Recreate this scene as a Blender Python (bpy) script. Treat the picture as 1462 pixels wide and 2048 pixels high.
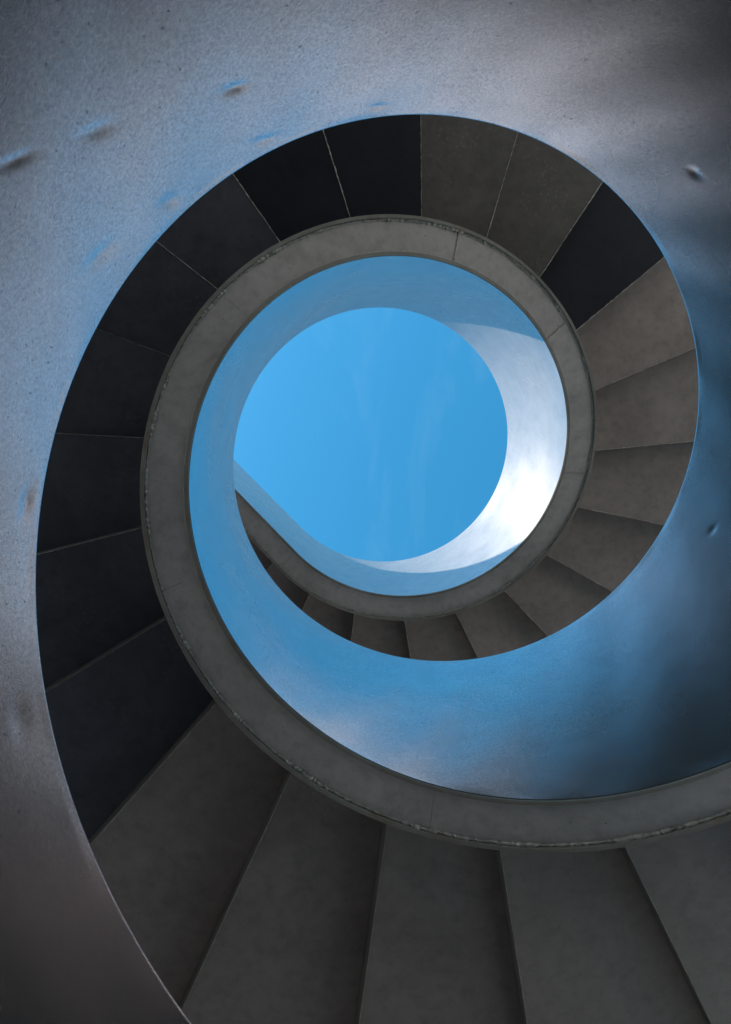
import bpy, math, random
import numpy as np
from mathutils import Matrix

random.seed(7); rng = np.random.default_rng(11)
sc = bpy.context.scene
for o in list(bpy.data.objects): bpy.data.objects.remove(o)
C = sc.collection
PI = math.pi

# ------------------------------------------------------------------ camera, sky, sun, exposure
S = 1.4                      # metres per well radius
EYE = 1.6                    # camera height over the ground
AX, AY = 0.4798, 0.1525      # well axis seen from the camera, in well radii
TX, TY = 0.1287, -0.0715     # small tilt from the zenith
cx, sx, cy, sy = math.cos(TX), math.sin(TX), math.cos(TY), math.sin(TY)
Rm = np.array([[cy, 0, sy], [0, 1, 0], [-sy, 0, cy]]) @ np.array([[1, 0, 0], [0, cx, -sx], [0, sx, cx]])
right, down, fwd = Rm[0], Rm[1], Rm[2]
cd = bpy.data.cameras.new('camera'); cam = bpy.data.objects.new('camera', cd); C.objects.link(cam)
cam.matrix_world = Matrix(((right[0], -down[0], -fwd[0], -AX * S), (right[1], -down[1], -fwd[1], -AY * S),
                           (right[2], -down[2], -fwd[2], EYE), (0, 0, 0, 1)))
cd.sensor_fit = 'VERTICAL'; cd.sensor_height = 36; cd.lens = 36 * 1200 / 2048
cd.clip_start = 0.02; cd.clip_end = 3000
sc.camera = cam

SUN_AZ, SUN_EL = math.radians(200), math.radians(40)
sd = (math.cos(SUN_AZ) * math.cos(SUN_EL), math.sin(SUN_AZ) * math.cos(SUN_EL), math.sin(SUN_EL))
w = bpy.data.worlds.new('World'); sc.world = w; w.use_nodes = True
wn, wl = w.node_tree.nodes, w.node_tree.links
sky = wn.new('ShaderNodeTexSky'); sky.sky_type = 'NISHITA'; sky.sun_disc = False
sky.sun_elevation = SUN_EL; sky.sun_rotation = math.atan2(sd[0], sd[1])
sky.air_density = 1.0; sky.dust_density = 0.25; sky.ozone_density = 3.0
hs = wn.new('ShaderNodeHueSaturation'); hs.inputs['Saturation'].default_value = 1.3
hs.inputs['Hue'].default_value = 0.476
wl.new(sky.outputs[0], hs.inputs['Color'])
# thin cirrus wisps
tc = wn.new('ShaderNodeTexCoord'); mp = wn.new('ShaderNodeMapping')
mp.inputs['Rotation'].default_value = (0, 0, math.radians(-35)); mp.inputs['Scale'].default_value = (4.5, 1.6, 1.6)
nz = wn.new('ShaderNodeTexNoise'); nz.inputs['Scale'].default_value = 1.5; nz.inputs['Detail'].default_value = 8
nz.inputs['Roughness'].default_value = 0.62; nz.inputs['Distortion'].default_value = 0.6
cr = wn.new('ShaderNodeValToRGB'); cr.color_ramp.elements[0].position = 0.54; cr.color_ramp.elements[1].position = 0.8
cr.color_ramp.elements[1].color = (0.035, 0.035, 0.035, 1)
mx = wn.new('ShaderNodeMix'); mx.data_type = 'RGBA'
mx.inputs['B'].default_value = (5.5, 6.3, 7.0, 1)
wl.new(tc.outputs['Generated'], mp.inputs[0]); wl.new(mp.outputs[0], nz.inputs['Vector'])
wl.new(nz.outputs[0], cr.inputs[0]); wl.new(cr.outputs[0], mx.inputs['Factor'])
wl.new(hs.outputs[0], mx.inputs['A']); wl.new(mx.outputs['Result'], wn['Background'].inputs['Color'])
wn['Background'].inputs['Strength'].default_value = 0.144
ld = bpy.data.lights.new('sun', 'SUN'); ld.energy = 4.4; ld.angle = math.radians(0.53); ld.color = (1, .90, .78)
sun = bpy.data.objects.new('sun', ld); C.objects.link(sun)
sun.rotation_euler = (0, PI / 2 - SUN_EL, SUN_AZ)       # +Z axis of the lamp towards the sun
sc.view_settings.view_transform = 'Standard'; sc.view_settings.look = 'None'
sc.view_settings.exposure = 1.12; sc.view_settings.gamma = 1; sc.view_settings.use_curve_mapping = False
sc.cycles.use_denoising = True; sc.cycles.denoising_input_passes = 'RGB_ALBEDO'
sc.cycles.max_bounces = 10; sc.cycles.diffuse_bounces = 6; sc.cycles.glossy_bounces = 6

# ------------------------------------------------------------------ materials
def new_mat(name):
    m = bpy.data.materials.new(name); m.use_nodes = True
    return m, m.node_tree.nodes, m.node_tree.links, m.node_tree.nodes['Principled BSDF']
def noise(n, l, co, scale, detail=6, rough=0.6, dist=0.0):
    t = n.new('ShaderNodeTexNoise'); t.inputs['Scale'].default_value = scale; t.inputs['Detail'].default_value = detail
    t.inputs['Roughness'].default_value = rough; t.inputs['Distortion'].default_value = dist
    l.new(co, t.inputs['Vector']); return t.outputs[0]
def ramp(n, l, fac, stops):
    r = n.new('ShaderNodeValToRGB'); e = r.color_ramp.elements
    while len(e) < len(stops): e.new(0.5)
    for q, (p, c) in zip(e, stops):
        q.position = p; q.color = tuple(c) + (1,) if isinstance(c, tuple) else (c, c, c, 1)
    l.new(fac, r.inputs[0]); return r.outputs[0]
def mixc(n, l, fac, a, b, mode='MIX'):
    x = n.new('ShaderNodeMix'); x.data_type = 'RGBA'; x.blend_type = mode
    if isinstance(fac, float): x.inputs['Factor'].default_value = fac
    else: l.new(fac, x.inputs['Factor'])
    for k, v in (('A', a), ('B', b)):
        if isinstance(v, tuple): x.inputs[k].default_value = v + (1,)
        else: l.new(v, x.inputs[k])
    return x.outputs['Result']
def bump(n, l, h, strength, dist, nrm=None):
    b = n.new('ShaderNodeBump'); b.inputs['Strength'].default_value = strength; b.inputs['Distance'].default_value = dist
    l.new(h, b.inputs['Height'])
    if nrm is not None: l.new(nrm, b.inputs['Normal'])
    return b.outputs[0]

def steel(name, dark, light, metal, r0, r1, grain=0.25, grain_scale=260, specks=True, spec=0.5, spots=0.0, rust=0.0):
    m, n, l, b = new_mat(name)
    co = n.new('ShaderNodeTexCoord').outputs['Object']
    big = noise(n, l, co, 1.6, 5, 0.55, 0.4); mid = noise(n, l, co, 9, 7, 0.65); fine = noise(n, l, co, grain_scale, 3, 0.6)
    col = mixc(n, l, ramp(n, l, big, [(0.3, 0.0), (0.7, 1.0)]), dark, light)
    col = mixc(n, l, 0.35, col, mixc(n, l, ramp(n, l, mid, [(0.35, 0.55), (0.68, 1.0)]), (0, 0, 0), col), 'MIX')
    col = mixc(n, l, 0.3, col, ramp(n, l, fine, [(0.3, 0.35), (0.7, 1.0)]), 'MULTIPLY')
    if specks:
        sp = noise(n, l, co, 55, 2, 0.5, 1.5)
        col = mixc(n, l, ramp(n, l, sp, [(0.735, 0.0), (0.76, 1.0)]), col, (0.02, 0.02, 0.022))
    if spots:
        v = n.new('ShaderNodeTexVoronoi'); v.inputs['Scale'].default_value = 26; l.new(co, v.inputs['Vector'])
        k = ramp(n, l, v.outputs['Distance'], [(0.16, 0.0), (0.2, spots), (0.24, spots), (0.3, 0.0)])
        gate = ramp(n, l, noise(n, l, co, 3.1, 3), [(0.5, 0.0), (0.62, 1.0)])
        kk = mixc(n, l, gate, (0, 0, 0), k)
        col = mixc(n, l, kk, col, (0.23, 0.21, 0.19))
    if rust:
        rg = ramp(n, l, noise(n, l, co, 4.2, 6, 0.7), [(0.56, 0.0), (0.66, rust)])
        col = mixc(n, l, rg, col, (0.17, 0.075, 0.035))
    mpn = n.new('ShaderNodeMapping'); mpn.inputs['Scale'].default_value = (14, 14, 2.5); l.new(co, mpn.inputs[0])
    st = ramp(n, l, noise(n, l, mpn.outputs[0], 1.0, 5, 0.6, 0.0), [(0.36, 0.72), (0.5, 1.0), (0.62, 1.0), (0.72, 1.25)])
    col = mixc(n, l, 0.45, col, st, 'MULTIPLY')
    l.new(col, b.inputs['Base Color'])
    b.inputs['Metallic'].default_value = metal; b.inputs['Specular IOR Level'].default_value = spec
    rr = n.new('ShaderNodeMapRange'); rr.inputs['To Min'].default_value = r0; rr.inputs['To Max'].default_value = r1
    rr.inputs['From Min'].default_value = 0.3; rr.inputs['From Max'].default_value = 0.7
    l.new(mixc(n, l, 0.5, big, mid), rr.inputs['Value']); l.new(rr.outputs[0], b.inputs['Roughness'])
    nm = bump(n, l, noise(n, l, co, 3.2, 3, 0.5), 0.25, 0.012)
    nm = bump(n, l, mid, 0.12, 0.004, nm)
    nm = bump(n, l, fine, grain, 0.0012, nm)
    l.new(nm, b.inputs['Normal'])
    return m
def guard_mat():
    """steel, mirroring towards grazing; its facing ramp is shaped to darken the near walls"""
    m, n, l, b = new_mat('facing_ramp_guard_steel')
    co = n.new('ShaderNodeTexCoord').outputs['Object']
    big = noise(n, l, co, 1.1, 4, 0.5, 0.3); mid = noise(n, l, co, 7, 6, 0.6); fine = noise(n, l, co, 210, 5, 0.75)
    sp = noise(n, l, co, 75, 2, 0.5, 0.3); speck = ramp(n, l, sp, [(0.70, 0.0), (0.73, 1.0)])
    nm = bump(n, l, noise(n, l, co, 2.6, 2, 0.5), 0.2, 0.012)
    nm = bump(n, l, mid, 0.05, 0.004, nm)
    nm = bump(n, l, fine, 0.3, 0.0016, nm)
    tone = mixc(n, l, ramp(n, l, mid, [(0.3, 0.0), (0.7, 1.0)]), (0.83, 0.78, 0.79), (0.93, 0.87, 0.875))
    tone = mixc(n, l, 0.5, tone, ramp(n, l, noise(n, l, co, 110, 4, 0.85), [(0.38, 0.3), (0.6, 1.0)]), 'MULTIPLY')
    tone = mixc(n, l, speck, tone, (0.25, 0.25, 0.25))
    l.new(tone, b.inputs['Base Color']); b.inputs['Metallic'].default_value = 1.0
    rr = n.new('ShaderNodeMapRange'); rr.inputs['From Min'].default_value = 0.35; rr.inputs['From Max'].default_value = 0.65
    rr.inputs['To Min'].default_value = 0.20; rr.inputs['To Max'].default_value = 0.29
    l.new(big, rr.inputs['Value']); l.new(rr.outputs[0], b.inputs['Roughness']); l.new(nm, b.inputs['Normal'])
    d = n.new('ShaderNodeBsdfPrincipled')
    l.new(mixc(n, l, ramp(n, l, big, [(0.35, 0.0), (0.65, 1.0)]), (0.03, 0.028, 0.028), (0.045, 0.042, 0.042)), d.inputs['Base Color'])
    d.inputs['Roughness'].default_value = 0.5; d.inputs['Specular IOR Level'].default_value = 0.0; l.new(nm, d.inputs['Normal'])
    lw = n.new('ShaderNodeLayerWeight'); lw.inputs['Blend'].default_value = 0.5; l.new(nm, lw.inputs['Normal'])
    f = n.new('ShaderNodeMapRange'); f.interpolation_type = 'SMOOTHSTEP'
    f.inputs['From Min'].default_value = 0.335; f.inputs['From Max'].default_value = 0.64  # ramp puts the darkening of the near walls into the steel
    f.inputs['To Min'].default_value = 0.015; f.inputs['To Max'].default_value = 0.92
    l.new(lw.outputs['Facing'], f.inputs['Value'])
    mx = n.new('ShaderNodeMixShader'); l.new(f.outputs[0], mx.inputs[0]); l.new(d.outputs[0], mx.inputs[1]); l.new(b.outputs[0], mx.inputs[2])
    # pale matte layer by height, added to whiten the sunlit turn and its bounce
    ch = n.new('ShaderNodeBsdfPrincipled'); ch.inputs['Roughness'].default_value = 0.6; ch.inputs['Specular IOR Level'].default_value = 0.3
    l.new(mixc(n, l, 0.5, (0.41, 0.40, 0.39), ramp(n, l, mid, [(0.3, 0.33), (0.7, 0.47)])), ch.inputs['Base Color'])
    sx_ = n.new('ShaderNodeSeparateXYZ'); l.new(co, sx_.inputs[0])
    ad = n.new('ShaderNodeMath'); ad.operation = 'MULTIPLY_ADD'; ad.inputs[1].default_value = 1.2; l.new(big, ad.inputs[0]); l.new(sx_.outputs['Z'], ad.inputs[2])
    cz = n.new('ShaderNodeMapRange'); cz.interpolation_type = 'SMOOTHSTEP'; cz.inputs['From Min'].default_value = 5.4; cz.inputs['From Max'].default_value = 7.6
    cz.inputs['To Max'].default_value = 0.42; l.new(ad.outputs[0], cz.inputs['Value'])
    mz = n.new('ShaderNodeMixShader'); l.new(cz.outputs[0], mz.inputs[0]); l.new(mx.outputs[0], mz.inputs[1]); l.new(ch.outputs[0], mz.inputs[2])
    l.new(mz.outputs[0], n['Material Output'].inputs['Surface'])
    return m
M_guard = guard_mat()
M_lip = steel('plate_edge_steel', (0.15, 0.135, 0.12), (0.26, 0.24, 0.215), 0.1, 0.5, 0.65, rust=0.55)
M_soffit = steel('soffit_steel', (0.36, 0.325, 0.315), (0.47, 0.43, 0.418), 0.15, 0.45, 0.6, spec=0.35)
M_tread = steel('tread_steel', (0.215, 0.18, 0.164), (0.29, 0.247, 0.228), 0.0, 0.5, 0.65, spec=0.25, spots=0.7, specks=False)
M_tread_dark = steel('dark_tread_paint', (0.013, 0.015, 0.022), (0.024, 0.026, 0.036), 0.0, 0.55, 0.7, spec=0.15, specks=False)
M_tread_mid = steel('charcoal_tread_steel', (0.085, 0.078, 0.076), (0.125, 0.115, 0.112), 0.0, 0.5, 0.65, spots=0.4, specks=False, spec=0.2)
M_tread_dusky = steel('blue_black_tread', (0.055, 0.058, 0.072), (0.095, 0.10, 0.122), 0.0, 0.5, 0.65, spots=0.2, specks=False, spec=0.2)  # blue-black tone for the left-hand treads
M_top = steel('darkened_tread_top', (0.02, 0.02, 0.02), (0.03, 0.03, 0.03), 0.0, 0.7, 0.85, specks=False, spec=0.2)  # unseen tread tops, darkened to cut bounce onto the undersides above
M_riser = steel('riser_steel', (0.06, 0.06, 0.06), (0.09, 0.088, 0.085), 0.0, 0.5, 0.65, specks=False)
def weld_mat():
    m, n, l, b = new_mat('weld_metal'); co = n.new('ShaderNodeTexCoord').outputs['Object']
    c = ramp(n, l, noise(n, l, co, 38, 6, .7), [(0.3, (0.14, 0.135, 0.13)), (0.5, (0.30, 0.285, 0.265)), (0.66, (0.42, 0.39, 0.35)), (0.78, (0.28, 0.19, 0.12))])
    l.new(c, b.inputs['Base Color']); b.inputs['Metallic'].default_value = 0.1; b.inputs['Roughness'].default_value = 0.5
    l.new(bump(n, l, noise(n, l, co, 180, 4), 0.5, 0.002), b.inputs['Normal']); return m
M_weld = weld_mat()
def ground_mat(name, a, b_, sc_):
    m, n, l, b = new_mat(name); co = n.new('ShaderNodeTexCoord').outputs['Object']
    c = ramp(n, l, noise(n, l, co, sc_, 8, .65), [(0.3, a), (0.7, b_)])
    l.new(c, b.inputs['Base Color']); b.inputs['Roughness'].default_value = 0.9
    l.new(bump(n, l, noise(n, l, co, 90, 5), 0.4, 0.004), b.inputs['Normal']); return m
M_ground = ground_mat('asphalt', (0.03, 0.03, 0.031), (0.045, 0.045, 0.045), 2.3)
M_bounce = ground_mat('pale_bounce', (0.44, 0.405, 0.35), (0.54, 0.50, 0.435), 2.0)  # for the added sheet that throws sun up under the stair

# ------------------------------------------------------------------ the stair's path
ZB, PITCH, H = 1.1788, 2.4285, 1.1771        # in well radii, over the eye
U0, TE, U1 = math.radians(-386), math.radians(493), math.radians(493) + 5.0
def pos(u, r, z, t=0.0):
    """point(s) of the stair: u along the path (angle, then straight run), r from the axis, z over the string's lower edge, t tangential"""
    u, r, z, t = np.broadcast_arrays(*(np.asarray(q, float) for q in (u, r, z, t)))
    a = np.minimum(u, TE); run = np.maximum(u - TE, 0) + t
    c, s = np.cos(a), np.sin(a)
    return np.stack([(c * r - s * run) * S, (s * r + c * run) * S, (ZB + PITCH * u / (2 * PI) + z) * S + EYE], -1)

def link(name, me, mat, parent, smooth_angle=None):
    me.materials.append(mat)
    o = bpy.data.objects.new(name, me); C.objects.link(o); o.parent = parent
    if smooth_angle:
        me.polygons.foreach_set('use_smooth', [True] * len(me.polygons)); me.set_sharp_from_angle(angle=math.radians(smooth_angle))
    me.update(); return o
def sweep(name, us, prof, mat, parent, closed=True, smooth=35, fn=None):
    """closed profile [(r, z)] swept along us"""
    pr = np.array(prof, float); nu, npf = len(us), len(pr)
    V = pos(np.repeat(us, npf), np.tile(pr[:, 0], nu), np.tile(pr[:, 1], nu))
    if fn is not None: V = fn(V, np.repeat(us, npf), np.tile(pr[:, 0], nu), np.tile(pr[:, 1], nu))
    i = np.arange(nu - 1)[:, None] * npf; j = np.arange(npf)[None]; j2 = (j + 1) % npf
    F = np.stack([i + j, i + j2, i + npf + j2, i + npf + j], -1).reshape(-1, 4).tolist()
    F.append(list(range(npf))[::-1]); F.append([(nu - 1) * npf + k for k in range(npf)])
    me = bpy.data.meshes.new(name); me.from_pydata(V.tolist(), [], F)
    return link(name, me, mat, parent, smooth)

stair = bpy.data.objects.new('spiral_staircase', None); C.objects.link(stair)
stair['label'] = 'spiral steel staircase seen from below, smooth blue grey inner guard winding up to open sky'
stair['category'] = 'staircase'

# inner guard: a tall plate round the open well, with dents and ripples beaten into it
DENTS = [(-129.6, .882, 1.7, .010, -.0020, 0.25), (-142.0, 1.083, 1.5, .020, -.0026, 0.5), (-143.8, .76, 1.8, .012, -.0014, 0.5),
         (-127.3, 1.111, 2.0, .013, -.0016, 0.35), (-110.3, 1.119, 1.6, .010, -.0012, 0.1), (-178.2, 1.112, 2.0, .014, -.0020, 0.0),
         (-59.0, .863, 1.3, .010, -.0020, -0.4), (11.0, .876, 1.1, .012, -.0016, 0.0), (-151.9, 1.016, 2.2, .018, -.0016, 0.3),
         (-197.3, 1.083, 2.2, .018, -.0010, 0.0),
         (-150.4, .678, 1.6, .008, -.0014, 0.6)]
def dent(V, u, r, z):
    d = np.zeros(len(V)); deg = np.degrees(u)
    for (a, h, wa, wh, depth, sl) in DENTS:
        x = (deg - a) / (wa * .8); y = (z - h - sl * np.radians(deg - a)) / wh; y = np.where(y > 0, y / 1.7, y / 1.2)
        q = x * x + y * y
        d -= 1.3 * depth * np.exp(-q)
    a2 = np.minimum(u, TE)
    # long shallow rolling waves of the bent plate
    d += .0011 * np.sin(u * 9.1 + 3 * z) * np.sin(z * 6 + u * 2.3) + .0007 * np.sin(u * 23 + z * 11)
    k = (r < 1.01) * np.clip((z) / .03, 0, 1) * np.clip((H - z) / .03, 0, 1) * d * S
    V[:, 0] += -np.cos(a2) * -k; V[:, 1] += -np.sin(a2) * -k
    return V
T1 = 0.021
us = np.concatenate([np.radians(np.arange(-386, -205, 0.7)), np.radians(np.arange(-205, -90, 0.25)), np.radians(np.arange(-90, 493, 0.6)), np.concatenate([np.linspace(TE, TE + 1, 60), np.linspace(TE + 1.2, U1, 20)])])
zs = np.concatenate([np.linspace(0.004, .6, 30), np.linspace(.606, H - .006, 130)])
prof = [(1.0, z) for z in zs] + [(1.0015, H - .002), (1.005, H), (T1 + .996, H), (T1 + 1.0, H - .004), (T1 + 1.0, .002), (T1 + .998, 0), (1.003, 0)]
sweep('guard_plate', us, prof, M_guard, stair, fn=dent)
ub = np.concatenate([np.radians(np.arange(-386, 493, 1.5)), np.linspace(TE, U1, 40)])
RO = 1.1885; T2 = 0.017
sweep('string_plate', ub, [(RO - T2, .003), (RO - T2, H), (RO, H), (RO, .003), (RO - .002, 0), (RO - T2 + .002, 0)], M_lip, stair)
sweep('guard_cap', ub, [(1 + T1 + .001, H - .012), (1 + T1 + .001, H - .002), (RO - T2 - .001, H - .002), (RO - T2 - .001, H - .012)], M_lip, stair)
sweep('plate_edge', ub, [(1.0035, -.0035), (1.0015, -.0005), (1.0195, -.0005), (1.0175, -.0035)], M_lip, stair)
# soffit: plates butted end to end between the two string plates, joints welded
cuts = [-386, -330, -268, -204, -141, -79, -16, 38, 96, 158, 219, 279.5, 318, 364, 408, 448, 493]
for a, b in zip(cuts[:-1], cuts[1:]):
    uu = np.radians(np.linspace(a + .02, b - .02, max(8, int((b - a) / 1.5))))
    dz = random.uniform(-.0004, .0004)
    sweep('soffit_plate', uu, [(1 + T1 + .0005, .014 + dz), (1 + T1 + .0005, .024), (RO - T2 - .0005, .024), (RO - T2 - .0005, .014 + dz)], M_soffit, stair)
sweep('soffit_plate', np.linspace(TE + .002, U1, 30), [(1 + T1 + .0005, .014), (1 + T1 + .0005, .024), (RO - T2 - .0005, .024), (RO - T2 - .0005, .014)], M_soffit, stair)

def bead(name, pts_fn, us, rad, jitter, mat, parent, ripple=0.35, sides=6):
    """weld bead: uneven tube; pts_fn(us) -> centre points"""
    P = pts_fn(us); n = len(us)
    T = np.gradient(P, axis=0); T /= np.linalg.norm(T, axis=1)[:, None]
    up = np.array([0, 0, 1.0]); A = np.cross(T, up); A /= np.linalg.norm(A, axis=1)[:, None]; B = np.cross(A, T)
    slow = np.interp(np.arange(n), np.arange(0, n + 12, 12), rng.uniform(.45, 1.35, len(np.arange(0, n + 12, 12))))
    R = rad * slow * (1 + ripple * rng.uniform(-1, 1, n))
    off = rng.normal(0, jitter, (n, 2))
    ang = np.linspace(0, 2 * PI, sides, endpoint=False)
    V = (P + A * off[:, :1] + B * off[:, 1:])[:, None] + R[:, None, None] * (A[:, None] * np.cos(ang)[None, :, None] + B[:, None] * np.sin(ang)[None, :, None])
    i = np.arange(n - 1)[:, None] * sides; j = np.arange(sides)[None]; j2 = (j + 1) % sides
    F = np.stack([i + j, i + j2, i + sides + j2, i + sides + j], -1).reshape(-1, 4).tolist()
    F.append(list(range(sides))[::-1]); F.append([(n - 1) * sides + k for k in range(sides)])
    me = bpy.data.meshes.new(name); me.from_pydata(V.reshape(-1, 3).tolist(), [], F)
    return link(name, me, mat, parent, 60)
uw = np.concatenate([np.arange(math.radians(-20), TE, 0.0045), np.arange(TE, TE + 1.2, .0045)])
bead('weld_bead', lambda u: pos(u, RO - T2 - .004, .0125), uw, .0095, .0016, M_weld, stair, .4)
bead('weld_bead', lambda u: pos(u, 1 + T1 + .002, .0125), uw, .0045, .0008, M_weld, stair, .3)
for a in (279.5, 318, 364):
    rr = np.linspace(1 + T1 + .004, RO - T2 - .01, 26)
    bead('joint_weld', lambda r: pos(math.radians(a) + 0 * r, r, .0125), rr, .0042, .0006, M_weld, stair)

# treads, each a folded step: plate with its riser and a weld along the back edge
DT, PH, SK, ZT = 0.2995, 1.0902, 0.0725, 0.2862
RI, RT = RO + .001, 2.95
TK, RK = .007, .006
def solid(name, q, mat, parent):
    """q: 8 points, lower four then upper four"""
    me = bpy.data.meshes.new(name)
    me.from_pydata([tuple(p) for p in q], [], [(3, 2, 1, 0), (4, 5, 6, 7), (0, 1, 5, 4), (1, 2, 6, 5), (2, 3, 7, 6), (3, 0, 4, 7)])
    return link(name, me, mat, parent)
def ringpt(k, r, z, back=0.0):
    """point on joint line k, at height z (well radii, over the eye)"""
    u = PH + DT * k
    p = pos(u, r, 0, SK - back); p[..., 2] = z * S + EYE
    return p
def zt(k): return ZB + ZT + PITCH * (PH + DT * (k + 1)) / (2 * PI)
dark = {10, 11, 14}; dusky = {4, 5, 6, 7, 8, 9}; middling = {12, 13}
k0 = math.ceil((U0 - PH) / DT) + 1; k1 = int((U1 - PH) / DT) - 1
def arc(k, r, n=5):
    """inner/outer edge of tread k between its two joint lines, following the string"""
    us_ = np.linspace(PH + DT * k, PH + DT * (k + 1), n)
    return us_
for k in range(k0, k1 + 1):
    z = zt(k); n = 6
    tilt = rng.normal(0, .0016, 2)
    us_ = np.linspace(PH + DT * k, PH + DT * (k + 1), n)
    lo = []
    for r in (RI, RT):
        p = pos(us_, r, 0, SK); rad = np.hypot(p[:, 0], p[:, 1])
        if us_[-1] <= TE: p[:, :2] *= (r * S / rad)[:, None]
        if k: p[0, :2] = ringpt(k, r, z, RK)[:2]
        lo.append(p)
    V = []
    for dz in (0, TK):
        for si, p in enumerate(lo):
            q = p.copy(); q[:, 2] = (z + dz) * S + EYE; V.append(q)
    V = np.concatenate(V); F = []
    a, b, c, d = 0, n, 2 * n, 3 * n
    for i in range(n - 1):
        F += [(a + i, b + i, b + i + 1, a + i + 1), (c + i, c + i + 1, d + i + 1, d + i), (a + i, a + i + 1, c + i + 1, c + i), (b + i, d + i, d + i + 1, b + i + 1)]
    F += [(a, c, d, b), (a + n - 1, b + n - 1, d + n - 1, c + n - 1)]
    me = bpy.data.meshes.new('tread'); me.from_pydata(V.tolist(), [], F)
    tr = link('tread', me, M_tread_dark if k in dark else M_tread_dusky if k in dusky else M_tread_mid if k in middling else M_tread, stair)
    tr.data.materials.append(M_top)
    for i in range(n - 1): tr.data.polygons[4 * i + 1].material_index = 1
    zl, zh = zt(k) + TK, zt(k + 1)
    kk = k + 1
    solid('riser', [ringpt(kk, RI, zl, RK), ringpt(kk, RT, zl, RK), ringpt(kk, RT, zl), ringpt(kk, RI, zl),
                    ringpt(kk, RI, zh - .0005, RK), ringpt(kk, RT, zh - .0005, RK), ringpt(kk, RT, zh - .0005), ringpt(kk, RI, zh - .0005)], M_riser, tr)
    if -1 <= k <= 27:
        rr = np.linspace(RI + .01, RT - .05, 120)
        bead('weld', lambda r: ringpt(kk, r, z - .0003, .001), rr, (random.uniform(.0026, .0044) if k >= 8 else random.uniform(.001, .0018)), .0008, M_weld, tr, .6, 5)

# outer string closing the ends of the treads
uo = np.concatenate([np.radians(np.arange(-386, 493, 2)), np.linspace(TE, U1, 30)])
sweep('outer_string', uo, [(RT + .001, .15), (RT + .001, .42), (RT + .018, .42), (RT + .018, .15)], M_lip, stair)

# ground: asphalt, plus an unseen pale sheet added to bounce sunlight under the treads
g = 900
me = bpy.data.meshes.new('ground')
me.from_pydata([(-g, -g, 0), (g, -g, 0), (g, g, 0), (-g, g, 0)], [], [(0, 1, 2, 3)])
link('ground', me, M_ground, None)['kind'] = 'structure'
me = bpy.data.meshes.new('bounce_sheet'); a = math.radians(-12); ca, sa = math.cos(a), math.sin(a)
q = [(1.2, -60), (60, -60), (60, 60), (1.2, 60)]
me.from_pydata([(x * ca - y * sa, x * sa + y * ca, .004) for x, y in q], [], [(0, 1, 2, 3)])
link('bounce_sheet', me, M_bounce, None)['kind'] = 'structure'
